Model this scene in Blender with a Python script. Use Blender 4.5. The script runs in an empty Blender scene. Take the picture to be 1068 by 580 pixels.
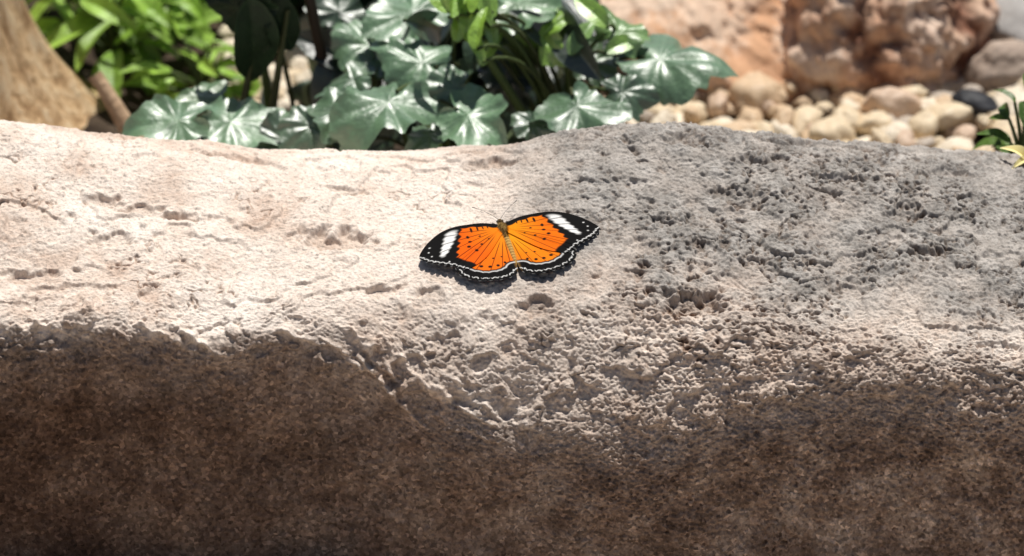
import bpy, math, random
import numpy as np
from mathutils import Vector, Matrix

random.seed(7); rng = np.random.RandomState(11)
scene = bpy.context.scene
COL = scene.collection

# ------------------------------------------------------------------ camera
PITCH = math.radians(28); DIST = 2.0; FPX = 4545.0
CAM = np.array([0, -DIST*math.cos(PITCH), DIST*math.sin(PITCH)])
Fv = np.array([0, math.cos(PITCH), -math.sin(PITCH)])
Uv = np.array([0, math.sin(PITCH), math.cos(PITCH)])
Rv = np.array([1.0, 0, 0])
def spot(px, py, y):
    d = Fv + Rv*(px-534)/FPX + Uv*(290-py)/FPX
    return CAM + d*((y-CAM[1])/d[1])
cd = bpy.data.cameras.new("camera"); cam = bpy.data.objects.new("camera", cd); COL.objects.link(cam)
cam.location = CAM; cam.rotation_euler = (math.radians(90)-PITCH, 0, 0)
cd.sensor_width = 36; cd.lens = 36*FPX/1068; cd.clip_start = .05; cd.clip_end = 300
cd.dof.use_dof = True; cd.dof.focus_distance = 1.960; cd.dof.aperture_fstop = 8.5
scene.camera = cam

# ------------------------------------------------------------------ light
SUN = Vector((.11, .31, .93)).normalized()
w = bpy.data.worlds.new("World"); scene.world = w; w.use_nodes = True
nt = w.node_tree; bg = nt.nodes["Background"]
sky = nt.nodes.new("ShaderNodeTexSky"); sky.sky_type = 'NISHITA'; sky.sun_disc = False
sky.sun_elevation = math.asin(SUN.z); sky.sun_rotation = math.atan2(SUN.x, SUN.y)
nt.links.new(sky.outputs[0], bg.inputs[0]); bg.inputs[1].default_value = .05
ld = bpy.data.lights.new("sun", 'SUN'); ld.energy = 5; ld.angle = math.radians(.5); ld.color = (1, .965, .905)
lo = bpy.data.objects.new("sun", ld); COL.objects.link(lo); lo.location = (1, 2, 4)
lo.rotation_euler = SUN.to_track_quat('Z', 'Y').to_euler()
scene.view_settings.view_transform = 'Standard'; scene.view_settings.look = 'None'; scene.view_settings.exposure = 0

# ------------------------------------------------------------------ noise
perm = rng.permutation(256).astype(np.int32); perm = np.concatenate([perm, perm])
grad = rng.normal(size=(256, 3)).astype(np.float32); grad /= np.linalg.norm(grad, axis=1)[:, None]
cellr = rng.rand(256, 4).astype(np.float32)
def perlin(P, fr, off=0.0):
    q = (P*np.asarray(fr, dtype=np.float32) + np.float32(off+37.3)).astype(np.float32)
    i = np.floor(q).astype(np.int32); f = q - i; u = f*f*f*(f*(f*6-15)+10)
    i &= 255; out = 0
    for dx in (0, 1):
        for dy in (0, 1):
            for dz in (0, 1):
                h = perm[(perm[(perm[(i[:, 0]+dx) & 255]+i[:, 1]+dy) & 255]+i[:, 2]+dz) & 255]
                g = grad[h]
                dot = g[:, 0]*(f[:, 0]-dx)+g[:, 1]*(f[:, 1]-dy)+g[:, 2]*(f[:, 2]-dz)
                wt = (u[:, 0] if dx else 1-u[:, 0])*(u[:, 1] if dy else 1-u[:, 1])*(u[:, 2] if dz else 1-u[:, 2])
                out = out + dot*wt
    return out*1.6
def worley(P, fr, off=0.0):
    q = (P*np.asarray(fr, dtype=np.float32) + np.float32(off+51.7)).astype(np.float32)
    i = np.floor(q).astype(np.int32); f = q-i
    best = np.full(len(P), 9., np.float32); rid = np.zeros(len(P), np.float32)
    for dx in (-1, 0, 1):
        for dy in (-1, 0, 1):
            for dz in (-1, 0, 1):
                h = perm[(perm[(perm[(i[:, 0]+dx) & 255]+i[:, 1]+dy) & 255]+i[:, 2]+dz) & 255]
                c = cellr[h]
                d = (f[:, 0]-dx-c[:, 0])**2+(f[:, 1]-dy-c[:, 1])**2+(f[:, 2]-dz-c[:, 2])**2
                m = d < best; best = np.where(m, d, best); rid = np.where(m, c[:, 3], rid)
    return np.sqrt(best), rid
def sst(a, b, x):
    t = np.clip((x-a)/(b-a), 0, 1); return t*t*(3-2*t)

# ------------------------------------------------------------------ mesh helpers
def link(ob, parent=None, **props):
    COL.objects.link(ob)
    if parent is not None: ob.parent = parent
    for k, v in props.items(): ob[k] = v
    return ob
def mesh_np(name, V, Q, mat, col=None, smooth=True):
    me = bpy.data.meshes.new(name)
    V = np.asarray(V, np.float32); Q = np.asarray(Q, np.int32); k = Q.shape[1]
    me.vertices.add(len(V)); me.vertices.foreach_set("co", V.ravel())
    me.loops.add(Q.size); me.loops.foreach_set("vertex_index", Q.ravel())
    me.polygons.add(len(Q)); me.polygons.foreach_set("loop_start", np.arange(0, Q.size, k, dtype=np.int32))
    me.update(calc_edges=True); me.validate()
    if col is not None:
        a = me.color_attributes.new("tone", 'FLOAT_COLOR', 'POINT')
        c = np.ones((len(V), 4), np.float32); c[:, :3] = col; a.data.foreach_set("color", c.ravel())
    if smooth: me.shade_smooth()
    me.materials.append(mat)
    return me
def grid_quads(nr, nc, wrap=False):
    r = np.arange(nr-1)[:, None]; c = np.arange(nc if wrap else nc-1)[None, :]; c2 = (c+1) % nc
    a = r*nc+c; b = (r+1)*nc+c; d = (r+1)*nc+c2; e = r*nc+c2
    return np.stack([a, b, d, e], -1).reshape(-1, 4)
class Geo:
    def __init__(s): s.V = []; s.Q = []; s.C = []; s.n = 0
    def add(s, V, Q, C):
        V = np.asarray(V, np.float32); s.V.append(V); s.Q.append(np.asarray(Q)+s.n)
        C = np.asarray(C, np.float32)
        if C.ndim == 1: C = np.tile(C, (len(V), 1))
        s.C.append(C); s.n += len(V)
    def mesh(s, name, mat, origin=(0, 0, 0)):
        V = np.concatenate(s.V)-np.asarray(origin, np.float32)
        return mesh_np(name, V, np.concatenate(s.Q), mat, np.concatenate(s.C))
    def tube(s, pts, rad, C=(0, 0, 0), seg=7):
        pts = np.asarray(pts, float); n = len(pts); rad = np.broadcast_to(rad, (n,))
        T = np.gradient(pts, axis=0); T /= np.linalg.norm(T, axis=1)[:, None]+1e-12
        ref = np.array([.3, .2, .93]) if abs(T[0, 2]) < .9 else np.array([1., .1, 0])
        A = np.cross(T, ref); A /= np.linalg.norm(A, axis=1)[:, None]; B = np.cross(T, A)
        th = np.linspace(0, 2*np.pi, seg, endpoint=False)
        V = pts[:, None]+rad[:, None, None]*(A[:, None]*np.cos(th)[None, :, None]+B[:, None]*np.sin(th)[None, :, None])
        s.add(V.reshape(-1, 3), grid_quads(n, seg, True), C)
def bez(a, b, c, n=9):
    t = np.linspace(0, 1, n)[:, None]; a, b, c = map(lambda q: np.asarray(q, float), (a, b, c))
    return (1-t)**2*a+2*t*(1-t)*b+t*t*c
def empty(name, loc, **props):
    o = bpy.data.objects.new(name, None); o.location = loc; o.empty_display_size = .01
    return link(o, None, **props)

# ------------------------------------------------------------------ material helper
class M:
    def __init__(s, name, rough=.8, spec=.3):
        s.m = bpy.data.materials.new(name); s.m.use_nodes = True; s.t = s.m.node_tree
        s.b = s.t.nodes["Principled BSDF"]; s.b.inputs["Roughness"].default_value = rough
        s.b.inputs["Specular IOR Level"].default_value = spec
        s.co = s.t.nodes.new("ShaderNodeTexCoord").outputs["Object"]
    def l(s, a, b): s.t.links.new(a, b)
    def noise(s, sc, det=4, rough=.6, co=None, dist=0):
        n = s.t.nodes.new("ShaderNodeTexNoise"); n.inputs["Scale"].default_value = sc
        n.inputs["Detail"].default_value = det; n.inputs["Roughness"].default_value = rough; n.inputs["Distortion"].default_value = dist
        s.l(co or s.co, n.inputs["Vector"]); return n.outputs["Fac"]
    def ramp(s, src, stops):
        r = s.t.nodes.new("ShaderNodeValToRGB"); e = r.color_ramp.elements
        while len(e) < len(stops): e.new(.5)
        for k, (p, c) in enumerate(stops):
            e[k].position = p; e[k].color = (c, c, c, 1) if isinstance(c, (int, float)) else (*c, 1)
        s.l(src, r.inputs[0]); return r.outputs[0]
    def mix(s, f, a, b, mode='MIX'):
        n = s.t.nodes.new("ShaderNodeMix"); n.data_type = 'RGBA'; n.blend_type = mode
        for sock, v in ((n.inputs[0], f), (n.inputs[6], a), (n.inputs[7], b)):
            if isinstance(v, bpy.types.NodeSocket): s.l(v, sock)
            elif isinstance(v, (int, float)): sock.default_value = v
            else: sock.default_value = (*v, 1)
        return n.outputs[2]
    def attr(s):
        a = s.t.nodes.new("ShaderNodeAttribute"); a.attribute_name = "tone"; a.attribute_type = 'GEOMETRY'
        return a.outputs["Color"]
    def sep(s):
        c = s.attr(); p = s.t.nodes.new("ShaderNodeSeparateColor"); s.l(c, p.inputs[0]); return p.outputs
    def math(s, op, a, b=0.):
        n = s.t.nodes.new("ShaderNodeMath"); n.operation = op
        for k, v in enumerate((a, b)):
            if isinstance(v, bpy.types.NodeSocket): s.l(v, n.inputs[k])
            else: n.inputs[k].default_value = v
        return n.outputs[0]
    def bump(s, h, dist, st=1):
        b = s.t.nodes.new("ShaderNodeBump"); b.inputs["Distance"].default_value = dist; b.inputs["Strength"].default_value = st
        s.l(h, b.inputs["Height"]); s.l(b.outputs[0], s.b.inputs["Normal"])
    def color(s, c):
        if isinstance(c, bpy.types.NodeSocket): s.l(c, s.b.inputs["Base Color"])
        else: s.b.inputs["Base Color"].default_value = (*c, 1)
    def translucent(s, c, f):
        t = s.t.nodes.new("ShaderNodeBsdfTranslucent"); s.l(c, t.inputs[0])
        mx = s.t.nodes.new("ShaderNodeMixShader"); mx.inputs[0].default_value = f
        s.l(s.b.outputs[0], mx.inputs[1]); s.l(t.outputs[0], mx.inputs[2])
        s.l(mx.outputs[0], s.t.nodes["Material Output"].inputs[0])

# ------------------------------------------------------------------ rock
xp = np.array([-300, 0, 100, 200, 240, 300, 370, 400, 450, 500, 550, 650, 700, 760, 850, 950, 1068, 1400.])
cr = np.array([122, 127, 141, 149, 154, 161, 163, 162, 158, 154, 149, 130, 130, 135, 144, 155, 166, 183.])
ed = np.array([338, 338, 330, 341, 354, 334, 346, 362, 392, 414, 428, 434, 422, 402, 388, 388, 402, 410.])
ro = np.array([302, 302, 296, 304, 312, 298, 300, 304, 312, 318, 322, 325, 328, 335, 340, 345, 353, 363.])
ye = np.array([-74, -74, -72, -74, -77, -72, -73, -75, -79, -82, -84, -85, -84, -82, -81, -82, -84, -84.])*.001
yr = np.array([-53, -53, -51, -54, -57, -50, -50, -51, -53, -55, -56, -57, -59, -61, -62, -64, -66, -68.])*.001
X0 = (xp-534)*.00044
fine = np.arange(-.262, .2621, .00042)
side = .262+np.cumsum(np.linspace(.0006, .006, 90)); side = side[side < .56]
X = np.concatenate([-side[::-1], fine, side]); nc = len(X)
def sm(tab):
    xs = np.arange(-.7, .7, .001); v = np.interp(xs, X0, tab)
    k = np.exp(-.5*(np.arange(-30, 31)/8.)**2); k /= k.sum()
    v = np.convolve(np.pad(v, 30, mode='edge'), k, mode='valid'); return np.interp(X, xs, v)
C_, E_, R_, YE, YR = map(sm, (cr, ed, ro, ye, yr))
sp, cp = math.sin(PITCH), math.cos(PITCH)
zc = ((290-C_)*.000455-sp*.065)/cp; zr = ((290-R_)*.000432-sp*YR)/cp; ze = ((290-E_)*.00043-sp*YE)/cp
o = np.ones(nc)
mz = zr+(zc-zr)*(0-YR)/(.065-YR)+.004
leftw = 1-sst(-.13, .03, X)
ctrl = [(o*.16, o*-.16), (o*.155, o*-.09), (o*.125, o*-.01), (o*.065, zc-.0015), (o*0, mz), (YR, zr), (YE, ze),
        (YE-.0058, ze-.0140), (YE-.0100, np.minimum(ze-.032, -.038)),
        (YE-.0145-.003*leftw, o*-.088), (YE-.020, o*-.135), (o*-.1, o*-.16)]
rows = [6, 16, 75, 175, 160, 145, 60, 70, 95, 60, 6]
Y = []; Z = []; T = []
def cat(p0, p1, p2, p3, t): return .5*(2*p1+(p2-p0)*t+(2*p0-5*p1+4*p2-p3)*t*t+(3*p1-p0-3*p2+p3)*t**3)
for k, n in enumerate(rows):
    P = [ctrl[min(max(k+j, 0), len(ctrl)-1)] for j in (-1, 0, 1, 2)]
    for t in np.arange(n)/n:
        Y.append(cat(*[p[0] for p in P], t)); Z.append(cat(*[p[1] for p in P], t)); T.append(k+t)
Y.append(ctrl[-1][0]); Z.append(ctrl[-1][1]); T.append(len(rows))
Y = np.array(Y); Z = np.array(Z); T = np.array(T)[:, None]*np.ones(nc)[None]; nr = len(Y)
s_ = np.sqrt(np.clip(1-(np.clip(np.abs(X)-.43, 0, None)/.13)**2, .0004, 1))[None]
Y = .03+(Y-.03)*(.35+.65*s_); Z = -.16+(Z+.16)*s_
P = np.stack([np.tile(X, (nr, 1)), Y, Z], -1)
dv = np.gradient(P, axis=0); du = np.gradient(P, axis=1)
N = np.cross(dv, du); N /= np.linalg.norm(N, axis=-1)[..., None]+1e-12
P = P.reshape(-1, 3).astype(np.float32); N = N.reshape(-1, 3); T = T.ravel(); x = P[:, 0]; y = P[:, 1]
n1 = perlin(P, 14); n2 = perlin(P, 33, 5); n3 = perlin(P, 75, 9)
n4 = perlin(P, 170, 3); n5 = perlin(P, 380, 8); n6 = perlin(P, 800, 2)
right = sst(-.02, .09, x+.02*n1); roll = sst(4.7, 5.6, T)*(1-sst(6.8, 7.6, T))
mixw = sst(-.14, -.04, x)
Tn = T+.35*n2+.45*n3+.45*n4+.2*n5
face = (1-mixw)*(.66*sst(5.9, 6.7, Tn)+.34*sst(6.4, 7.8, T+.3*n3))+mixw*np.clip(.26*sst(4.95, 5.4, T+.3*n2+.3*n3)+.40*sst(5.5, 6.6, Tn)+.34*sst(6.6, 8.2, T+.3*n3), 0, 1)  # brown face mask; paler near the brow, painting a softer shadow edge
flat = 1-.8*np.exp(-((x+.004)**2/.055**2+(y+.02)**2/.04**2))
onface = sst(6.6, 7.4, T)
rough = .46+.26*right+.16*face+.16*roll
big = (.0022*n1+.0018*n2)*flat*(1+.3*roll)+.0009*n3*flat*(.6+.4*rough)+.0008*roll*n3
def terrace(n, k, s=.22):
    q = n*k; f = q-np.floor(q); return (np.floor(q)+sst(.5-s, .5+s, f))/k
L1 = perlin(P, (17, 28, 28), 90)+.3*n3+.12*n4
L2 = perlin(P, (48, 60, 60), 95)+.35*n4+.12*n5
L3 = perlin(P, (110, 140, 140), 97)+.3*n5
led = (.0034*(terrace(L1, 2.0, .09)-L1)*(1-.8*onface)+.0014*(.45+.55*right)*(terrace(L2, 1.7, .10)-L2)*(1-.8*onface)+.0009*(terrace(L3, 1.6, .11)-L3)*(.4+.6*right))*flat
pc_ = perlin(P, (26, 40, 40), 55)
chip = roll*(.0028*(terrace(pc_+.4*n3+.25*n4, 2.2, .09)-pc_))
fined = rough*(.00048*n4+.00062*n5+.00085*n6)
mask = sst(.0, .4, perlin(P, 19, 20))
g = np.abs(perlin(P, (24, 50, 46), 31)+.4*n4+.18*n5); crack = np.exp(-(g/.040)**2)*mask*sst(-.25, .2, n3+.5*n4)*(1-sst(5.4, 6.0, T))
g = np.abs(perlin(P, (38, 60, 60), 33)+.4*n4+.2*n5); crack2 = np.exp(-(g/.050)**2)*right*sst(-.3, .2, n2+.6*n4)*(1-sst(5.0, 5.8, T))
w1, r1 = worley(P+.0035*np.stack([n3, n4, n4], 1), (105, 145, 145), 3); w2, r2 = worley(P+.0015*np.stack([n5, n4, n5], 1), (280, 330, 330), 7)
pm = sst(-.3, .3, perlin(P, 22, 71)+.3*n3)
rr1 = .15+.36*r1
up_ = 1-sst(5.0, 6.0, T)
pit1 = sst(rr1, rr1*.4, w1)*(r1 > .62)*pm*(.15+.75*right)*(.15+.85*up_)
pit2 = sst(.48, .16, w2)*(r2 > .25)*(.25+.9*right*(.4+.6*up_)+.15*face)*sst(-.5, .1, n2+.5*n3+.4*n4)
u = x+.0030*n3+.0015*n4; tt = T+.16*n4+.08*n5+.12*n3
ridge = np.zeros_like(x)
for (xa, ta, sl, x0_, x1_, wd, am) in [(-.074, 5.9, 30, -.078, -.050, .12, .0030), (-.070, 6.5, 34, -.070, -.040, .11, .0028), (-.060, 5.7, 24, -.060, -.030, .11, .0024), (-.040, 6.1, 16, -.042, -.008, .11, .0024), (-.082, 6.4, 30, -.084, -.062, .09, .0022),
        (-.150, 6.0, 24, -.152, -.128, .14, .0030), (-.160, 6.2, 20, -.168, -.140, .09, .0020), (-.205, 6.1, -12, -.215, -.185, .12, .0022), (-.104, 6.2, 18, -.106, -.084, .10, .0022), (-.030, 5.9, 12, -.03, .01, .1, .002)]:
    ridge += am*np.exp(-((tt-ta-sl*(u-xa))/wd)**2)*sst(x0_-.006, x0_+.006, u)*(1-sst(x1_-.006, x1_+.006, u))*np.clip(.7+1.2*n4, 0, 1.5)
hol = np.zeros_like(x); red = np.zeros_like(x)
for (hx, hy, rx, ry, dp, rd) in [(-81, -14, 16, 9, 4.6, 1), (-187, 5, 11, 4, 2.8, .3), (-168, 1, 12, 3, 2.4, .2), (-180, -20, 14, 5, 2.4, .8), (-130, 52, 18, 4, 2.2, 0),
        (-79, 25, 11, 3, 2.2, 0), (-11, 45, 13, 5, 3.6, .2), (82, -52, 15, 7, 4.6, .6), (11, -55, 8, 5, 3.4, .3), (117, 39, 15, 3, 3, 0), (-150, -3, 14, 3, 2.4, .2),
        (128, 57, 15, 4, 3, 0), (71, -4, 8, 4, 2.2, 0), (-37, -52, 8, 6, 2.2, .2), (58, -22, 9, 4, 2, 0), (152, 30, 13, 3, 2.6, 0), (190, -15, 12, 4, 2.4, 0),
        (150, -40, 12, 5, 2.0, .2), (-25, 62, 12, 4, 2, 0), (205, 45, 14, 4, 2.6, 0), (-60, -50, 8, 5, 2.4, .3), (100, 15, 12, 4, 2.2, 0), (-215, -45, 12, 5, 2.5, .3),
        (-30, -72, 10, 5, 2.2, .4), (80, 48, 12, 4, 2.6, 0), (180, 10, 12, 5, 2.4, 0)]:
    r = np.sqrt(((x*1000-hx+3.5*n3+1.8*n4)/rx)**2+((y*1000-hy+3*n4+2*n3)/ry)**2)
    h = sst(1.2, .45, r+.35*n4+.2*n5)*(T < 6); hol += h*dp*.001; red = np.maximum(red, h*rd)
disp = big+led+chip+fined+ridge-.0016*crack-.0015*crack2-.0022*pit1-.0011*pit2-hol
disp *= np.clip((T-.5)/1.5, 0, 1)
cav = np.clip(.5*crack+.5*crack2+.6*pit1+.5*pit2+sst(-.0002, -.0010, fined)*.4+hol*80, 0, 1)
V = P+N*disp[:, None]
grey = np.clip(sst(-.06, .05, x+.035*n1+.02*n2)*sst(-.085, -.01, y+.022*n2+.01*n3+.02*sst(.08, .2, x))*(.94+.25*n3), 0, 1)
face = np.clip(face-ridge*200, 0, 1)  # ridges lose the brown, so their raking highlights are partly painted

m = M("sandstone_rock", .92, .15)
r_, g_, b_ = m.sep()[:3]
pal = m.ramp(m.noise(24, 8, .7), [(.3, (.97, .865, .77)), (.5, (.88, .75, .645)), (.62, (.72, .565, .46)), (.75, (.52, .365, .28))])
gry = m.ramp(m.noise(90, 8, .80), [(.32, (.20, .180, .162)), (.48, (.37, .340, .310)), (.66, (.56, .52, .48))])
c = m.mix(r_, pal, gry)
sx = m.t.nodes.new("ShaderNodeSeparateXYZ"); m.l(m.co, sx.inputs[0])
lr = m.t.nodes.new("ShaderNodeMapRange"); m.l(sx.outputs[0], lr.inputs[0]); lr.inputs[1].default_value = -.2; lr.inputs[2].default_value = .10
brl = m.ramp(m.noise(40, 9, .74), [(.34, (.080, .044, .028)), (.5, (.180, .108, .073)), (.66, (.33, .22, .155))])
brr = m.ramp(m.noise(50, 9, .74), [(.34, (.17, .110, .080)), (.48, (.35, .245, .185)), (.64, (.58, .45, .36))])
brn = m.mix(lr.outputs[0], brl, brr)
c = m.mix(g_, c, brn)  # brown stone tone, with the face's shade partly put into the colour
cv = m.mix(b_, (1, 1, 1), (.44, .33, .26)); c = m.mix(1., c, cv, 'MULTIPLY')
spk = m.ramp(m.noise(480, 3, .8), [(.30, .45), (.45, .95), (.72, 1.22)]); c = m.mix(.8, c, spk, 'MULTIPLY')
vo = m.t.nodes.new("ShaderNodeTexVoronoi"); vo.inputs["Scale"].default_value = 640; m.l(m.co, vo.inputs["Vector"])
hs = m.t.nodes.new("ShaderNodeSeparateColor"); m.l(vo.outputs["Color"], hs.inputs[0])
grn = m.ramp(hs.outputs[0], [(.0, .32), (.25, .72), (.6, 1.0), (.88, 1.4), (1., 2.2)]); c = m.mix(m.math('MULTIPLY', g_, .70), c, grn, 'MULTIPLY')
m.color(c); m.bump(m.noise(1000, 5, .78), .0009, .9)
Q = grid_quads(nr, nc)
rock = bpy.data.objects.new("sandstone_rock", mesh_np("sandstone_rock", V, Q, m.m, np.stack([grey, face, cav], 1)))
link(rock, None, label="long weathered sandstone rock with pitted sunlit top", category="rock")
def rock_z(px_, py_, tmax=6.0):
    sel = (np.abs(V[:, 0]-px_) < .003) & (np.abs(V[:, 1]-py_) < .003) & (T < tmax) & (T > 2)
    return float(V[sel, 2].mean())

# ------------------------------------------------------------------ ground
def axis(c0, n=150, a=.16, mx=70):
    t = np.linspace(-1, 1, n*2+1); k = math.asinh(mx/a); return c0+a*np.sinh(k*t)
gx = axis(0); gy = axis(.1)
GX, GY = np.meshgrid(gx, gy[::-1])
def gz(x, y):
    rear = -.070; front = -.098-.012*sst(-.09, .02, x)
    return rear+(front-rear)*sst(.1, -.03, y)
GZ = gz(GX, GY); Pg = np.stack([GX, GY, GZ], -1).reshape(-1, 3).astype(np.float32)
near = np.exp(-(Pg[:, 0]**2+Pg[:, 1]**2)/4)
Pg[:, 2] += near*(.0025*perlin(Pg, 25)+.0012*perlin(Pg, 90)) + (1-near)*.05*perlin(Pg, .6)*np.clip(np.hypot(Pg[:, 0], Pg[:, 1])-2, 0, 1)
g = M("ground", .95, .15)
fr = sst(.06, -.06, Pg[:, 1])
soil = g.ramp(g.noise(60, 6), [(.35, (.035, .024, .017)), (.6, (.09, .065, .045)), (.75, (.2, .16, .12))])
sand = g.ramp(g.noise(80, 6), [(.3, (.42, .33, .25)), (.7, (.60, .49, .38))])
g.color(g.mix(g.sep()[0], soil, sand)); g.bump(g.noise(300, 5), .004, .8)
go = bpy.data.objects.new("ground", mesh_np("ground", Pg, grid_quads(*GX.shape), g.m, np.stack([fr, fr*0, fr*0], 1)))
link(go, None, kind="structure", label="sandy and earthy garden ground around the rock")

# ------------------------------------------------------------------ boulders, pebbles
def blob(name, rad, mat, nseg=64, amp=.1, fr=3., seed=0, sharp=0, facet=0):
    th = np.linspace(1e-3, math.pi-1e-3, nseg//2+1); ph = np.linspace(0, 2*np.pi, nseg, endpoint=False)
    TH, PH = np.meshgrid(th, ph, indexing='ij')
    d = np.stack([np.sin(TH)*np.cos(PH), np.sin(TH)*np.sin(PH), np.cos(TH)], -1).reshape(-1, 3).astype(np.float32)
    n = perlin(d, fr, seed*3.7)+.5*perlin(d, fr*2.1, seed+9)+.28*perlin(d, fr*4.5, seed+4)
    r = 1+amp*n
    cav_ = sst(-.25, -.8, n)
    if facet:
        rs = np.random.RandomState(seed+5); pl = rs.normal(size=(22, 3)); pl /= np.linalg.norm(pl, axis=1)[:, None]; hh = rs.uniform(.76, .98, 22)
        dn = d@pl.T.astype(np.float32); rp = np.where(dn > .2, hh[None]/np.maximum(dn, .2), 9).min(1)
        lump = perlin(d, fr*3, seed+8); crev = np.exp(-(np.abs(perlin(d, fr*1.8, seed+6)+.25*perlin(d, fr*7, seed+2))/.05)**2)*sst(-.1, .3, perlin(d, fr*1.5, seed+21))
        r = np.minimum(1.06, rp)*(1+amp*.6*n)+.025*lump+.026*perlin(d, fr*7, seed+2)+.014*perlin(d, fr*18, seed+3)-.04*crev
        cav_ = np.clip(.9*crev+.3*sst(0, -.5, lump), 0, 1)
    if sharp:
        dd = d+.12*np.stack([perlin(d, 5, 1), perlin(d, 5, 2), perlin(d, 5, 3)], 1)+.03*np.stack([perlin(d, 14, 1), perlin(d, 14, 2), perlin(d, 14, 3)], 1)
        ww, rr = worley(dd, fr*1.25, seed); r = r-sharp*sst(.30, .85, ww)**1.5+.45*sharp*(rr-.5)+sharp*.25*perlin(d, fr*6, seed)+sharp*.15*perlin(d, fr*14, seed)+sharp*.08*perlin(d, fr*30, seed)
        cav_ = np.clip(sst(.5, .85, ww)+.35*sst(.1, -.5, perlin(d, fr*5, seed+3)), 0, 1)
    V_ = d*r[:, None]*np.asarray(rad)
    return mesh_np(name, V_, grid_quads(nseg//2+1, nseg, True), mat, np.stack([cav_, n*.5+.5, n*0], 1))
def stone_mat(name, a, b, rough=.7, sc=40, cavc=None, third=None, th3=(.5, .6)):
    s = M(name, rough, .3); c = s.ramp(s.noise(sc, 5), [(.3, a), (.7, b)])
    if third: c = s.mix(s.ramp(s.noise(sc*.6, 5, .7), [(th3[0], 0.), (th3[1], 1.)]), c, third)
    if cavc: c = s.mix(s.sep()[0], c, cavc)
    s.color(s.mix(.5, c, s.ramp(s.noise(sc*12, 3), [(.3, .7), (.7, 1.15)]), 'MULTIPLY')); s.bump(s.noise(sc*8, 4), .001, .6); return s.m
def place(name, me, loc, rot, **pr):
    o_ = bpy.data.objects.new(name, me); o_.location = loc; o_.rotation_euler = rot; return link(o_, None, **pr)
redm = stone_mat("brown_porous_stone", (.52, .30, .19), (.76, .53, .38), .9, 40, (.22, .095, .055), (.80, .62, .49))
pinkm = stone_mat("pink_sandstone", (.74, .52, .37), (.88, .68, .52), .85, 26, (.42, .22, .13), (.66, .38, .22), (.50, .60))
greym = stone_mat("brownish_grey_stone", (.32, .24, .19), (.50, .40, .32), .8, 30)
slabm = stone_mat("grey_slab_stone", (.36, .345, .33), (.48, .465, .45), .8, 30)
b1 = (.194, .400); b2 = (.092, .414)
place("boulder", blob("boulder", (.070, .082, .080), redm, 300, .12, 1.7, 3, .12), (b1[0], b1[1], -.060), (.3, 0, .2),
      label="rough reddish brown lumpy boulder on pebbles", category="rock")
place("boulder", blob("boulder", (.108, .095, .088), pinkm, 260, .10, 1.5, 8, 0, 1), (b2[0], b2[1], -.064), (.25, .10, -.30),
      label="tan pink boulder with rusty orange streaks", category="rock")
p_ = spot(1048, 92, .34)
place("boulder", blob("boulder", (.021, .018, .020), greym, 96, .12, 1.6, 5), (p_[0], .342, -.060), (0, 0, .4),
      label="rounded brownish grey boulder among pebbles", category="rock")
place("stone_slab", blob("stone_slab", (.110, .095, .030), slabm, 96, .05, 2.0, 12), (.352, .445, -.058), (0, 0, .1),
      label="flat grey stone slab lying behind pebbles", category="rock")
pm_ = [(stone_mat("cream_pebble", (.64, .50, .33), (.80, .67, .48), .5, 60), "smooth cream pebble among other pebbles"),
       (stone_mat("pale_pebble", (.72, .61, .46), (.86, .76, .61), .5, 60), "smooth pale beige pebble among other pebbles"),
       (stone_mat("tan_pebble", (.56, .39, .24), (.74, .57, .39), .5, 60), "smooth tan pebble among other pebbles"),
       (stone_mat("grey_pebble", (.42, .35, .28), (.56, .48, .40), .5, 60), "smooth greyish pebble among other pebbles"),
       (stone_mat("pink_pebble", (.58, .41, .29), (.74, .57, .43), .5, 60), "smooth pinkish pebble among other pebbles")]
pmesh = []
for mi, (mm, lb) in enumerate(pm_):
    for k in range(2): pmesh.append((blob("pebble", (.0110+.002*k, .0088, .0066+.001*k), mm, 32, .20, 1.3, mi*2+k+30), lb))
pick = [0, 1, 0, 1, 2, 3, 0, 2, 4, 5, 6, 8, 9, 4, 5]
npb = 0
def clear(px_, py_):
    for (bx, by, rx, ry) in [(b1[0], b1[1], .064, .073), (b2[0], b2[1], .092, .080), (p_[0], .342, .014, .012), (.352, .445, .095, .080), (-.29, .33, .08, .08)]:
        if ((px_-bx)/rx)**2+((py_-by)/ry)**2 < 1: return False
    return True
yy = .235; row = 0
while yy < .46:
    xx = -.18 + (row % 2)*.008
    while xx < .285:
        px_ = xx+random.uniform(-.005, .005); py_ = yy+random.uniform(-.0045, .0045)
        win = (-.165 < xx < -.085 and .30 < yy < .42)
        dense = .98 if (xx > .04 and yy < .40) else (.7 if win else .0)
        if random.random() < dense and clear(px_, py_) and npb < 297:
            me, lb = pmesh[random.choice(pick) if not win else random.choice([0, 1, 2, 3, 2, 3])]; s = random.uniform(.45, 1.0)
            if random.random() < .12: s *= 1.4
            o_ = place("pebble", me, (px_, py_, -.067+.008*random.random()), (random.uniform(-.5, .5), random.uniform(-.5, .5), random.uniform(-1.6, 1.6)),
                       label=lb, category="pebble", group="pebbles on the garden bed")
            o_.scale = (s, s*random.uniform(.65, 1.25), s*random.uniform(.75, 1.3)); npb += 1
        xx += .0142
    yy += .0122; row += 1
blackm = M("black_stone", .6, .3); blackm.color(blackm.ramp(blackm.noise(60), [(.3, (.012, .013, .016)), (.7, (.035, .036, .042))]))
p2 = spot(1018, 118, .30)
place("dark_stone", blob("dark_stone", (.013, .009, .005), blackm.m, 48, .15, 1.5, 44), (p2[0], .30, -.055), (0, .2, -.3),
      label="small blackish stone lying on the pebbles", category="stone")

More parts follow.
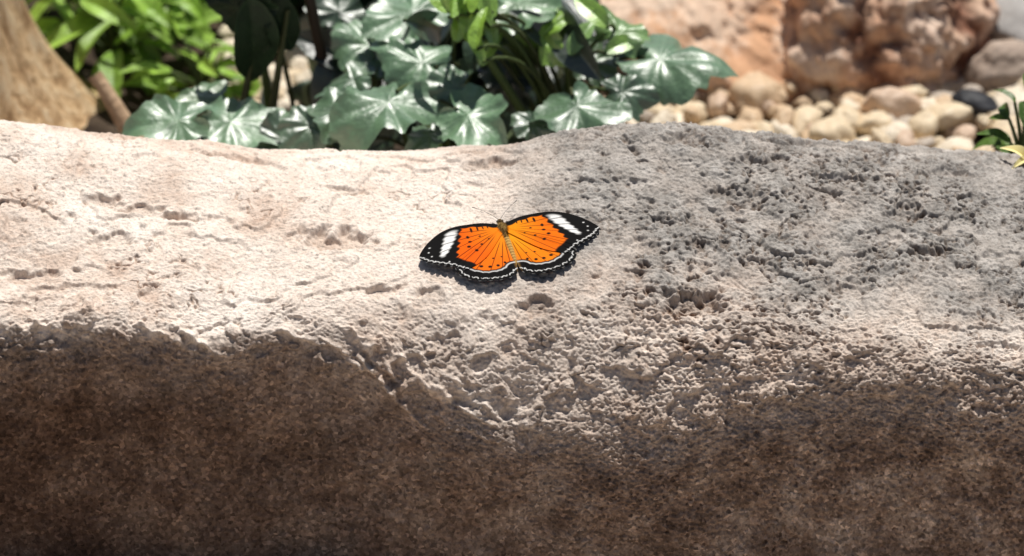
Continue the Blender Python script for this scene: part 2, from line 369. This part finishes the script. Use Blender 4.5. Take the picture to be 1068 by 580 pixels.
# ------------------------------------------------------------------ tree
bark = M("bark", .9, .15)
mp = bark.t.nodes.new("ShaderNodeMapping"); mp.inputs["Scale"].default_value = (1, 1, .08); bark.l(bark.co, mp.inputs[0])
bn = bark.noise(170, 6, .75, mp.outputs[0])
bark.color(bark.mix(.2, bark.ramp(bn, [(.38, (.34, .17, .07)), (.5, (.82, .55, .30)), (.62, (.97, .78, .52))]), (.88, .60, .34))); bark.bump(bn, .006, .9)
stickm = M("dry_wood", .9, .15); stickm.color(stickm.ramp(stickm.noise(120, 5), [(.3, (.38, .24, .14)), (.7, (.70, .50, .33))])); stickm.bump(stickm.noise(300), .002)
troot = np.array([-.300, .315, -.085])
tree = empty("tree", troot, label="golden tan tree trunk with flared base behind rock", category="tree")
tg = Geo()
tz = np.concatenate([np.linspace(0, .25, 40), np.linspace(.3, 2.6, 24)])
path = np.stack([-.02*tz-.05*tz**2, .03*tz, tz], 1)
rad = .030+.066*np.exp(-tz/.050)-.006*tz
nn = 96; th = np.linspace(0, 2*np.pi, nn, endpoint=False)
VV = []
for q, r in zip(path, rad):
    rr = r*(1+.06*np.sin(3*th+1)*math.exp(-q[2]/.1)+.03*np.sin(7*th+q[2]*3)+.022*np.sin(15*th+q[2]*9)+.014*np.sin(29*th+q[2]*13))
    VV.append(np.stack([q[0]+rr*np.cos(th), q[1]+rr*np.sin(th), np.full(nn, q[2])], 1))
VV = np.concatenate(VV); tg.add(VV, grid_quads(len(tz), nn, True)[:, ::-1], (0, 0, 0))
top = path[-1]
for k in range(7):
    a = k*2.4; e = top+np.array([math.cos(a)*.35, math.sin(a)*.35, .25+.1*(k % 3)])
    tg.tube(bez(top-[0, 0, .02], top+[math.cos(a)*.1, math.sin(a)*.1, .2], e), np.linspace(.012, .003, 9))
link(bpy.data.objects.new("trunk", tg.mesh("trunk", bark.m)), tree)

# ------------------------------------------------------------------ leaves
def leaf_mat(name, dark, mid, pale, young, rough=.36, tr=.22, spec=.5, coat=0):
    l = M(name, rough, spec); r, g2_, b2 = l.sep()[:3]
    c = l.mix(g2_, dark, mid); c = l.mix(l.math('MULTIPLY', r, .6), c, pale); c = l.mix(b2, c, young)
    c = l.mix(.65, c, l.ramp(l.noise(130, 6, .7), [(.3, .5), (.7, 1.35)]), 'MULTIPLY')
    if coat: l.b.inputs["Coat Weight"].default_value = coat; l.b.inputs["Coat Roughness"].default_value = .36
    l.color(c); l.bump(l.noise(200, 4), .0022, .55); l.translucent(c, tr); return l.m
ivym = leaf_mat("lobed_leaf", (.004, .013, .005), (.14, .26, .13), (.34, .47, .30), (.34, .58, .05), .42, .10, 1., 1.)
grassm = leaf_mat("green_leaf", (.03, .08, .012), (.28, .50, .06), (.45, .62, .20), (.50, .78, .12), .4, .3)
darkleafm = leaf_mat("dark_green_leaf", (.004, .012, .005), (.018, .045, .016), (.08, .13, .06), (.2, .36, .06), .55, .1, .3)
stemm = M("green_stem", .6, .3); stemm.color(stemm.mix(stemm.sep()[0], (.08, .12, .035), (.035, .022, .015)))
def frame(nrm, tip):
    nrm = np.asarray(nrm, float); nrm /= np.linalg.norm(nrm); t = np.asarray(tip, float); t -= nrm*t.dot(nrm); t /= np.linalg.norm(t)
    return t, np.cross(nrm, t), nrm
def lobed(geo, base, tip, nrm, L, shade=.5, young=0., kind='lobed', curl=.25):
    nth, nrg = 96, 10
    th = np.linspace(-math.pi, math.pi, nth, endpoint=False)
    j = lambda: random.uniform(.3, 1.6); k2 = lambda: random.uniform(-.25, .25)
    ax = [0+k2()*.5, .84+k2(), -.84+k2(), 1.8+k2(), -1.8+k2()]
    am = [.28*j(), .16*j(), .16*j(), .11*j(), .11*j()]
    if kind == 'lobed':
        r = .54+sum(a*np.exp(-(np.abs(th-c)/.31)**1.6) for a, c in zip(am, ax)); r *= 1-.58*np.exp(-((np.abs(th)-math.pi)/.26)**2)
        p1 = random.uniform(0, 2)
        r *= 1+.09*np.abs(((th*3.7+.9*np.sin(th*2+p1)+p1) % 2)-1)+.025*np.sin(23*th+p1)
        r *= 1+.13*np.sin(th*2+random.uniform(0, 6))+.11*np.sin(th*3+random.uniform(0, 6))
    else:
        b_ = .30 if kind == 'oval' else .20
        r = b_/np.sqrt(np.sin(th)**2+(b_/.62)**2*np.cos(th)**2)*(1+.16*np.exp(-(th/.16)**2)); r *= 1+.02*np.abs(((th*8) % 2)-1)
    cx = .22 if kind == 'lobed' else .6
    rg = np.linspace(0, 1, nrg)[:, None]
    lx = cx+rg*r*np.cos(th); ly = rg*r*np.sin(th)
    d = np.full_like(lx, 9.)
    for c in (ax if kind == 'lobed' else [0]):
        ux, uy = math.cos(c), math.sin(c); al = (lx-cx)*ux+ly*uy; pe = np.abs(-(lx-cx)*uy+ly*ux); d = np.where(al > -.02, np.minimum(d, pe+.01*(al < 0)), d)
    vein = np.exp(-(d/.014)**2); edge = sst(.88, 1., rg*np.ones_like(lx))
    ph = random.uniform(0, 6)
    if kind == 'lobed':
        lz = -curl*(lx-.3)**2-.9*curl*ly**2*.9+.10*np.sin(4*ly+ph)*rg+.10*np.sin(5*lx+ph*2)*rg-.04*np.exp(-(d/.08)**2)+.05*np.sin(th*3.7*2+ph)*rg**3+.09*np.sin(th*3+ph)*rg**2
    else:
        lz = -curl*(lx-.3)**2+.6*np.abs(ly)*(.5+curl)+.02*np.sin(7*lx+ph)*rg
    t, s, n = frame(nrm, tip)
    Vv = (lx[..., None]*t+ly[..., None]*s+lz[..., None]*n)*L+np.asarray(base)
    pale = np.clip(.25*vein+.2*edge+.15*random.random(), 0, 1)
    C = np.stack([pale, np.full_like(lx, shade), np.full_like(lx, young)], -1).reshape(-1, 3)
    geo.add(Vv.reshape(-1, 3), grid_quads(nrg, nth, True), C)
roots = {'a': (-.135, .215), 'b': (-.035, .225), 'c': (.035, .215), 'd': (-.085, .27), 'e': (-.118, .235)}
plants = {}
labs = {'a': "low plant with glossy lobed green leaves behind rock", 'b': "bushy plant with large lobed leaves behind rock",
        'c': "lobed leaf plant with fresh yellow green shoots", 'd': "leafy plant with dark upright stem behind rock",
        'e': "thin plant with drooping blackish green leaves"}
for k, (rx, ry) in roots.items():
    plants[k] = dict(root=np.array([rx, ry, -.075]), leaf=Geo(), stem=Geo())
def attach(k, p, tip, nrm, L, shade, young, kind='lobed', curl=.25):
    pl = plants[k]; t, s, n = frame(nrm, tip); base = np.asarray(p)-t*L*.30
    lobed(pl['leaf'], base, tip, nrm, L, shade, young, kind, curl)
    r0 = pl['root']+[random.uniform(-.012, .012), random.uniform(-.012, .012), 0]
    e = base-n*.002
    midp = np.array([(r0[0]+e[0])/2-t[0]*.02, (r0[1]+e[1])/2+.01, max(e[2], r0[2])+.0])
    pts = bez(r0, midp, e, 12); pl['stem'].tube(pts, np.linspace(.0014, .0009, 12), (random.random()*.7, 0, 0))
def nvec(tilt, az=0):
    a = math.radians(tilt); b = math.radians(az); return (math.sin(a)*math.sin(b), -math.sin(a)*math.cos(b), math.cos(a))
def tipv(a): a = math.radians(a); return Rv*math.cos(a)+Uv*math.sin(a)
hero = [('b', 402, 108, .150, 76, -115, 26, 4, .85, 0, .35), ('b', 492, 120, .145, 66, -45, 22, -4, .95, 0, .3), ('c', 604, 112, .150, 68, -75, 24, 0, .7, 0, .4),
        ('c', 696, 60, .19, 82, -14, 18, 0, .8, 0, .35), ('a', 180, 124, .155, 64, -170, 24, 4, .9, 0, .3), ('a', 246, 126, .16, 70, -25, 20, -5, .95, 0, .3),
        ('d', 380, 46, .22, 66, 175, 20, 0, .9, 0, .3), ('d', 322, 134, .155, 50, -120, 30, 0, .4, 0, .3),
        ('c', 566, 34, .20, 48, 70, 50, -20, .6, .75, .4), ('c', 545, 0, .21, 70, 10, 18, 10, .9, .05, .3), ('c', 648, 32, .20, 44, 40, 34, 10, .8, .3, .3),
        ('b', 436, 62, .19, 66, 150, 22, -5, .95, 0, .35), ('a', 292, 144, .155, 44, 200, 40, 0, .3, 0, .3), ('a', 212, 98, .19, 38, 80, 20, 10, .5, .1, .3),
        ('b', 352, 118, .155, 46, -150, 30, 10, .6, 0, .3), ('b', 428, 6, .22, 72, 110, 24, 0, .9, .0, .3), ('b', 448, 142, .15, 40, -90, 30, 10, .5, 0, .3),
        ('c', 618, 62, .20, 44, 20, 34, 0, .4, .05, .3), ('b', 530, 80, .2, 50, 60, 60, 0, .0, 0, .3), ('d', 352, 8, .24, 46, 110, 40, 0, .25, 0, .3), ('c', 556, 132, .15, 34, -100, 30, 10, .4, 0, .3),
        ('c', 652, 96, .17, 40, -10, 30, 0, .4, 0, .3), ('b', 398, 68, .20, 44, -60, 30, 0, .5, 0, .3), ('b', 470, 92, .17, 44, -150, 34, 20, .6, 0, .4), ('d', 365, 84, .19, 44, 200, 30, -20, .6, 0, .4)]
for (k, px_, py_, yy_, L, a, tl, az, sh, yg, cu) in hero:
    p = spot(px_, py_, yy_); attach(k, p, tipv(a), nvec(tl, az), L*.00047*1.0, sh, yg, 'lobed', cu)
# dark drooping leaves
attach('e', spot(262, 22, .19), tipv(-72), nvec(100, 25), .040, .4, 0, 'oval', .15)
attach('e', spot(246, 14, .195), tipv(-115), nvec(95, -30), .034, .1, 0, 'lobed', .6)
attach('e', spot(282, 6, .20), tipv(-50), nvec(80, 30), .030, .3, 0, 'oval', .3)
# upright sprig with small fresh leaves
for (k, px_, py_) in [('c', 483, 22), ('c', 497, 40), ('c', 508, 18), ('c', 472, 8), ('c', 513, 38), ('c', 490, 2), ('c', 500, 54), ('c', 512, 5), ('c', 490, 32), ('b', 462, 4), ('c', 503, 28), ('c', 478, 34), ('c', 506, 60), ('c', 488, 14), ('c', 496, 20), ('c', 505, 10)]:
    attach(k, spot(px_, py_, .175+random.uniform(-.01, .01)), tipv(random.uniform(50, 130)), nvec(60, random.uniform(-60, 60)), random.uniform(.013, .020), .8, random.uniform(.6, 1.), random.choice(['oval', 'lance']))
for (k, px_, py_) in [('c', 600, 48), ('c', 625, 20), ('c', 640, 50)]:
    attach(k, spot(px_, py_, .19), tipv(random.uniform(20, 160)), nvec(45, random.uniform(-50, 50)), random.uniform(.015, .020), .8, random.uniform(.3, .8), 'oval')
for n in range(64):
    px_ = random.uniform(170, 650); py_ = random.uniform(10, 155); yy_ = random.uniform(.20, .30)
    if px_ < 350 and py_ < 108: continue
    k = min(['a', 'b', 'c', 'd'], key=lambda q: abs(roots[q][0]-(px_-534)*.00047)+random.uniform(0, .03))
    p = spot(px_, py_+14, yy_)
    if p[2] < -.06: p[2] = -.06+random.random()*.02
    attach(k, p, tipv(random.uniform(-180, 180)), nvec(random.uniform(35, 100), random.uniform(-70, 70)), random.uniform(.022, .034), random.choice([0, 0, .03, .3]), 0, random.choice(['lobed', 'oval', 'lance']))  # fillers mostly near black, painting the dark shade gaps between leaves
plants['d']['stem'].tube(bez(plants['d']['root'], spot(335, 70, .20), spot(312, -60, .22), 16), np.linspace(.0034, .0026, 16), (1, 0, 0), 10)
plants['c']['stem'].tube(bez(plants['c']['root'], spot(520, 70, .18), spot(462, -5, .18), 16), np.linspace(.0026, .0018, 16), (0, 0, 0), 10)
for (a_, b_, c_) in [((250, 130), (262, 70), (268, 5)), ((282, 130), (292, 60), (300, 10))]:
    plants['e']['stem'].tube(bez(spot(*a_, .20), spot(*b_, .20), spot(*c_, .20), 12), np.linspace(.0022, .0012, 12), (.6, 0, 0), 8)
for k, pl in plants.items():
    e = empty("garden_plant", pl['root'], label=labs[k], category="plant")
    link(bpy.data.objects.new("foliage", pl['leaf'].mesh("foliage", darkleafm if k == 'e' else ivym, pl['root'])), e)
    link(bpy.data.objects.new("stem", pl['stem'].mesh("stem", stemm.m, pl['root'])), e)

def bush(root, n, spread, hgt, L, label, kind='lance', shade=(.3, 1), young=(.0, .6), mat=None, seed=1):
    random.seed(seed); root = np.array(root, float); lg, sg = Geo(), Geo()
    for k in range(n):
        a = random.uniform(0, 6.28); r = spread*math.sqrt(random.random()); h = hgt*random.uniform(.15, 1)
        p = root+[r*math.cos(a), r*math.sin(a)*.7, h]; l = L*random.uniform(.6, 1.3)
        nr_ = nvec(random.uniform(5, 50), random.uniform(-90, 90)); tp = np.array([math.cos(a)+random.uniform(-.7, .7), math.sin(a)*.6+random.uniform(-.6, .6), random.uniform(-.2, .9)])
        lobed(lg, p, tp, nr_, l, random.uniform(*shade), random.uniform(*young), kind, .35)
        sg.tube(bez(root, root+[0, 0, h*.6], p, 8), np.linspace(.0016, .0008, 8), (.2, 0, 0), 5)
    e = empty("garden_plant", root, label=label, category="plant")
    link(bpy.data.objects.new("foliage", lg.mesh("foliage", mat or grassm, root)), e); link(bpy.data.objects.new("stem", sg.mesh("stem", stemm.m, root)), e)
bush((-.212, .37, -.07), 60, .036, .065, .026, "bushy bright green plant behind the tree trunk", seed=4, shade=(0, 1), young=(0, .8))
bush((-.20, .47, -.07), 90, .055, .080, .032, "green leafy plant growing on the garden bed", seed=14, shade=(0, 1), young=(0, .9))
bush((-.135, .49, -.07), 80, .050, .072, .034, "bright green small leaved plant on garden bed", seed=5, young=(.0, 1), shade=(0, 1), kind='oval')
bush((-.165, .33, -.07), 26, .022, .035, .018, "small bright green plant among pale pebbles", seed=25, young=(.0, 1), shade=(0, 1))
bush((-.045, .44, -.07), 90, .055, .10, .036, "dark green leafy plant on garden bed", shade=(0, .6), young=(0, .05), mat=darkleafm, seed=6, kind='oval')
bush((.000, .38, -.07), 60, .030, .08, .034, "dark leafy plant beside the pale boulder", shade=(0, .6), young=(0, .1), mat=darkleafm, seed=8, kind='oval')
pr = spot(1066, 112, .12)
bush((pr[0]+.004, .13, -.03), 30, .011, .060, .011, "small dark green plant growing against rock", shade=(0, .2), young=(0, .2), seed=9, kind='oval')

cg = Geo()
random.seed(20); np.random.seed(3)
for k in range(260):
    v = np.random.normal(size=3); v /= np.linalg.norm(v); p = top+[0, 0, .3]+v*np.array([.5, .5, .3])*random.uniform(.4, 1)
    lobed(cg, p, np.random.normal(size=3), np.random.normal(size=3)+[0, 0, 1], .09, random.random(), 0, 'oval')
link(bpy.data.objects.new("crown", cg.mesh("crown", grassm)), tree)

stk = Geo(); s0 = spot(99, 78, .27); s1 = np.array([-.186, .25, -.072]); stk.tube(bez(s1, (s0+s1)/2+[.002, 0, 0], s0, 12), np.linspace(.0058, .0038, 12), seg=12)
link(bpy.data.objects.new("dry_stick", stk.mesh("dry_stick", stickm.m)), None, label="dry tan stick leaning beside the tree trunk", category="stick")

pf = M("pale_petal", .6, .3); pfc = pf.mix(pf.sep()[0], (.85, .72, .30), (.85, .80, .55)); pf.color(pfc)
fx, fy = .2415, .062; fz = rock_z(fx, fy)
fg = Geo()
for k, (a, L) in enumerate([(2.5, .0095), (3.9, .006)]):
    lobed(fg, (fx, fy, fz+.0015+.0006*k), (math.cos(a), math.sin(a), .2), (-math.cos(a)*.5+.2, -math.sin(a)*.6-.5, 1), L, .5, 0, 'oval', .9)
link(bpy.data.objects.new("fallen_petal", fg.mesh("fallen_petal", pf.m)), None, label="small fallen pale yellow petal scrap on the rock", category="petal")

# ------------------------------------------------------------------ butterfly (millimetres in body frame)
bx, by = -.0040, -.0100
bz = rock_z(bx, by); h1 = rock_z(bx, by+.015); h0 = rock_z(bx, by-.035)
slope = math.atan2(h1-h0, .05)
slope = min(max(slope, math.radians(10)), math.radians(26))
print("slope", math.degrees(slope), bz)
en = np.array([0, -math.sin(slope), math.cos(slope)]); ef0 = np.array([0, math.cos(slope), math.sin(slope)]); er0 = np.array([1., 0, 0])
hd = math.radians(14); ef = ef0*math.cos(hd)-er0*math.sin(hd); er = er0*math.cos(hd)+ef0*math.sin(hd)
LIFT = 3.0; SC = .965
B0 = np.array([bx, by, bz])+en*LIFT*.001*SC
def bf(v): v = np.asarray(v, float)*.001*SC; return v[..., 0:1]*er+v[..., 1:2]*ef+v[..., 2:3]*en
bfly = empty("butterfly", B0, label="orange and black butterfly with spread wings resting on rock", category="butterfly")
def closed_curve(pts, per=26):
    p = np.asarray(pts, float); out = []
    for i in range(len(p)-1):
        a, b, c, d = p[max(i-1, 0)], p[i], p[i+1], p[min(i+2, len(p)-1)]
        for t in np.arange(per)/per: out.append(cat(a, b, c, d, t))
    out.append(p[-1]); return np.array(out)
wingm = M("butterfly_wing", .7, .06); wc = wingm.attr(); wingm.color(wingm.mix(.5, wc, wingm.ramp(wingm.noise(2200, 3, .7), [(.3, .75), (.7, 1.15)]), 'MULTIPLY')); wingm.bump(wingm.noise(3500, 3), .0001, .5); wingm.translucent(wc, .10)
BLACK = np.array([.004, .0035, .0035]); WHITE = np.array([.86, .84, .81])
def wing(fore, sgn):
    if fore:
        pts = [(1.2, 3.2), (10, 6.2), (20, 6.6), (29, 4.2), (37, -.8), (42.6, -6.6), (44.2, -10.4), (42.4, -14.0), (38.4, -17.2), (34, -19.8), (30, -22), (25.5, -24.2), (14, -18), (1.5, -3.5)]
        o0, o1 = 6, 11; root = np.array([1.4, -.2]); nsc = 8
    else:
        pts = [(1.3, -1.5), (10, -4), (20, -10), (26.5, -16.5), (29.4, -22), (29.2, -27), (26.2, -31), (21, -34.2), (15, -36), (9, -36), (4.2, -34), (1.4, -30), (.8, -14), (.9, -4)]
        o0, o1 = 3, 11; root = np.array([1.2, -3.2]); nsc = 9
    per = 26; Bc = closed_curve(pts, per)
    s = np.zeros(len(Bc)); s[1:] = np.cumsum(np.linalg.norm(np.diff(Bc, axis=0), axis=1))
    out = slice(o0*per, o1*per+1); so = s[out]
    phs = (so-so[0])/(so[-1]-so[0])*nsc
    cen = Bc.mean(0); nrm = Bc[out]-cen; nrm /= np.linalg.norm(nrm, axis=1)[:, None]
    Bc[out] -= nrm*(.5-.5*np.abs(np.sin(phs*np.pi))**.6)[:, None]*np.minimum(1, np.minimum(so-so[0], so[-1]-so)/3)[:, None]*3.0
    nt_ = 100; t = np.linspace(0, 1, nt_)[:, None, None]
    G = root+t*(Bc-root)[None]; q = G.reshape(-1, 2); X_, Y_ = q[:, 0], q[:, 1]
    om = Bc[out]; D = np.sqrt(((q[:, None]-om[None, ::2])**2).sum(-1)); jj = D.argmin(1); d = D.min(1); ph = phs[::2][jj]
    lead = Bc[:o0*per+1] if fore else Bc[:1]
    dl = np.sqrt(((q[:, None]-lead[None, ::2])**2).sum(-1)).min(1)
    ss = sst
    rr = np.hypot(X_-root[0], Y_-root[1])
    base = (.90, .165, .003) if fore else (.92, .22, .005)
    if sgn < 0: base = (base[0]*.97, base[1]*.76, base[2])
    col = np.tile(np.array(base), (len(q), 1))
    col = col + np.array([.0, .12 if sgn > 0 else .09, .003])*ss(22, 3, rr)[:, None]
    def paint(mk, c):
        nonlocal col
        mk = np.clip(mk, 0, 1)[:, None]; col = col*(1-mk)+np.asarray(c)*mk
    def spots(L, c=BLACK, f=1., k=1.):
        for (cx_, cy_, a_, b_, rt) in L:
            u = (X_-cx_)*math.cos(rt)+(Y_-cy_)*math.sin(rt); v_ = -(X_-cx_)*math.sin(rt)+(Y_-cy_)*math.cos(rt)
            paint(f*ss(1.3, .75, np.sqrt((u/(a_*k))**2+(v_/(b_*k))**2)), c)
    ang = np.arctan2(Y_-root[1], X_-root[0])
    vt = [(33, 2.5), (38, -5), (38, -13), (33, -19), (28, -21), (20, -20)] if fore else [(24, -15), (27, -23), (24, -30), (17, -34), (10, -34), (4, -29)]
    for vx, vy in vt:
        va = math.atan2(vy-root[1], vx-root[0]); pe = rr*np.abs(np.sin(ang-va))
        paint((.85 if sgn < 0 else .7)*ss(.36, .08, pe)*ss(4, 10, rr)*(np.cos(ang-va) > 0), (.10, .014, .002))
    tri = np.abs(((ph) % 1)*2-1)
    if fore:
        paint(ss(3.1, 2.3, dl+.3*np.sin(X_)), BLACK)
        paint(ss(-.5, .5, X_-(19.6-.40*(Y_-4)+.7*np.sin(Y_*1.5))), BLACK)
        paint(ss(7.2, 6.2, d+.9*tri), BLACK)
        spots([(7, 2.6, .3, 1.3, 0), (9.3, 2.6, .35, 1.4, 0), (12, 2.4, .5, 1.7, .1), (15.2, 2.0, .6, 1.8, .1)], k=.95)
        spots([(18.2, -5.8, .95, .85, 0), (19.8, -9.4, 1., .9, 0), (17, -12.6, .9, .8, 0), (12.5, -3, .6, .6, 0), (13.4, -9, .7, .6, 0), (18.2, -2.2, .8, 1., 0), (9, -6, .5, .5, 0)], k=.95)
        u = Y_+4.6; al = np.abs(u)/8.2; bxx = np.abs(X_-(28.8-.60*u)+.35*np.sin(Y_*2.3))/(1.9+.10*(Y_+11))
        wb = ss(1.2, .72, (np.abs(bxx)**2.6+al**5)**.3)
        for vx, vy in [(33, 1.), (38, -5), (38, -10.5)]:
            va = math.atan2(vy-root[1], vx-root[0]); pe = rr*np.abs(np.sin(ang-va)); wb = wb*(1-.7*ss(.42, .12, pe))
        wb = wb*ss(1.4, 2.1, dl)
        paint(wb, WHITE)
        spots([(37.6, -4.6, .5, .35, 0), (39.0, -7.6, .4, .4, 0), (38.4, -10.8, .4, .4, 0), (31.8, -17.2, .45, .35, 0)], WHITE, .85)
    else:
        paint(ss(8.4, 7.4, d+1.1*tri), BLACK)
        spots([(19.6, -16.6, 1., .85, .3), (19.8, -20.6, 1., .9, 0), (17.4, -24, 1., .9, 0), (13.6, -25.6, .95, .9, 0), (9.8, -25.8, .85, .9, 0), (6.0, -24.2, .7, .8, 0),
               (14, -18.5, .7, .6, 0), (10.5, -20, .6, .6, 0), (9, -11, 1.0, .4, -.5), (10.5, -14, 1.0, .4, -.5), (15, -12.5, .6, .6, 0), (6.5, -20, .5, .5, 0)], k=.95)
        paint(.5*ss(2.6, 1.0, X_)*ss(-8, -16, Y_), (.36, .20, .06))
        sub = ss(.55, .25, np.hypot((d-5.6)*1.0, (((ph+.5) % 1)-.5)*3.6)); paint(.7*sub, WHITE)
    tr_ = 1-2*np.abs((ph % 1)-.5)
    zz = 1.1+3.4*tr_**1.2
    paint(.95*ss(.34, .08, np.abs(d-zz)*np.where(tr_ > .12, .50, 1.)), WHITE)
    paint(ss(.30, .08, d)*ss(.55, .9, tr_)*.7, WHITE)
    dih = math.radians(4.0 if fore else 3.6)
    z = 1.2+X_*math.tan(dih)-.001*X_**2 + (.0 if fore else -.45) + .30*np.sin(ang*9)*ss(4, 20, rr)
    z += .03*(Y_+5)*(1 if fore else .6)
    return np.stack([sgn*X_, Y_, z], 1), grid_quads(nt_, len(Bc)), col
for fore in (True, False):
    for sgn in (1, -1):
        v, q, c_ = wing(fore, sgn)
        a = math.radians((-2 if sgn > 0 else 4) if fore else (-1 if sgn > 0 else 2))
        vx = v[:, 0]*math.cos(a)-v[:, 1]*math.sin(a); vy = v[:, 0]*math.sin(a)+v[:, 1]*math.cos(a); v[:, 0], v[:, 1] = vx, vy
        if sgn < 0: q = q[:, ::-1]
        me = mesh_np("wing", bf(v), q[:, ::-1], wingm.m, c_)
        ob = link(bpy.data.objects.new("wing", me), bfly)
        ob["label"] = ("orange forewing with black tip and white band" if fore else "orange hindwing with black scalloped white lined border")
        sd = ob.modifiers.new("thin", 'SOLIDIFY'); sd.thickness = .00008
prof = np.array([(8.3, .15, 0), (7.9, .9, 0), (7.2, 1.3, 0), (6.2, 1.35, .1), (5.3, 1.1, .1), (4.8, 1.1, .1), (3.8, 1.8, .3), (2.2, 2.3, .5), (.2, 2.3, .5), (-1.8, 1.9, .4), (-3.4, 1.3, .2), (-4.6, 1.3, .1), (-7, 1.5, 0), (-10, 1.6, -.1), (-14, 1.5, -.2), (-18, 1.3, -.3), (-22, 1.0, -.3), (-25.2, .5, -.4), (-26, .1, -.4)])
pc = closed_curve(prof, 8); th = np.linspace(0, 2*np.pi, 28, endpoint=False)
Vb = np.stack([pc[:, 1:2]*np.cos(th), np.repeat(pc[:, :1], 28, 1), pc[:, 2:]+pc[:, 1:2]*np.sin(th)*.92], -1).reshape(-1, 3)
nb = perlin(Vb.astype(np.float32), 1.3); Vb[:, 2] += .12*nb
yb = Vb[:, 1]; st = .5+.5*np.sin(yb*2*np.pi/1.9)
cb = np.where((yb < -4.5)[:, None], np.array([.30, .15, .035])*(1-st[:, None])+np.array([.62, .38, .11])*st[:, None], np.array([.32, .20, .06])*(1+.5*nb[:, None]))
cb = np.where((yb > 4.9)[:, None], np.array([.11, .07, .03]), cb)
bodym = M("butterfly_body", .8, .2); bodym.color(bodym.mix(.6, bodym.attr(), bodym.ramp(bodym.noise(1800, 4), [(.3, .4), (.7, 1.4)]), 'MULTIPLY')); bodym.bump(bodym.noise(2500, 3), .0003, .9)
link(bpy.data.objects.new("body", mesh_np("body", bf(Vb), grid_quads(len(pc), 28, True)[:, ::-1], bodym.m, cb)), bfly)
fg = Geo()
for k in range(900):
    yv = random.uniform(-6, 6.5); i = np.abs(pc[:, 0]-yv).argmin(); r = pc[i, 1]; a = random.uniform(-.2, math.pi+.2)
    b0 = np.array([r*math.cos(a), yv, pc[i, 2]+r*math.sin(a)*.92]); dr = np.array([math.cos(a), -1.2+random.uniform(-.4, .4), math.sin(a)]); l = random.uniform(.6, 1.3)
    sd = np.cross(dr, [random.random(), 1, random.random()]); sd /= np.linalg.norm(sd); sd *= .07
    fg.add(bf(np.array([b0-sd, b0+sd, b0+dr*l*.7+sd*.3, b0+dr*l*.7-sd*.3])), [[0, 1, 2, 3]], np.array([.38, .25, .08])*random.uniform(.5, 1.7))
link(bpy.data.objects.new("fur", fg.mesh("fur", bodym.m)), bfly)
darkm = M("dark_chitin", .4, .5); darkm.color(darkm.ramp(darkm.noise(900), [(.3, (.015, .010, .008)), (.7, (.05, .035, .02))]))
for sgn in (1, -1):
    em = blob("eye", (.00062, .00072, .00072), darkm.m, 24, .02, 2, 1)
    eo = bpy.data.objects.new("eye", em); eo.location = bf(np.array([sgn*1.1, 6.6, .35])); link(eo, bfly)
    ag = Geo(); pts = bez((sgn*.5, 7.6, .8), (sgn*4.5, 12, 3), (sgn*11.0, 17.0, 3), 16); rd = np.full(16, .095); rd[-3:] = [.16, .21, .13]
    ag.tube(bf(pts), rd*.001, (0, 0, 0), 6); link(bpy.data.objects.new("antenna", ag.mesh("antenna", darkm.m)), bfly)
    for (y0, x1, y1) in [(3.2, 6, 9.5), (1.0, 8.5, 3), (-1.2, 7.5, -6)]:
        lg = Geo(); foot = np.array([sgn*x1, y1, -LIFT])
        fw = B0+bf(foot); zz_ = rock_z(fw[0], fw[1]); foot[2] = -LIFT+(zz_-fw[2])*1000
        pts = np.concatenate([bez((sgn*1.3, y0, -1), (sgn*x1*.45, (y0+y1)/2, .6), (sgn*x1*.65, y0+(y1-y0)*.6, -.8), 6), bez((sgn*x1*.65, y0+(y1-y0)*.6, -.8), (sgn*x1*.85, y0+(y1-y0)*.8, -2.0), foot, 6)[1:]])
        lg.tube(bf(pts), np.linspace(.32, .14, len(pts))*.001, (0, 0, 0), 6); link(bpy.data.objects.new("leg", lg.mesh("leg", darkm.m)), bfly)
print("verts rock", len(V), "pebbles", npb)
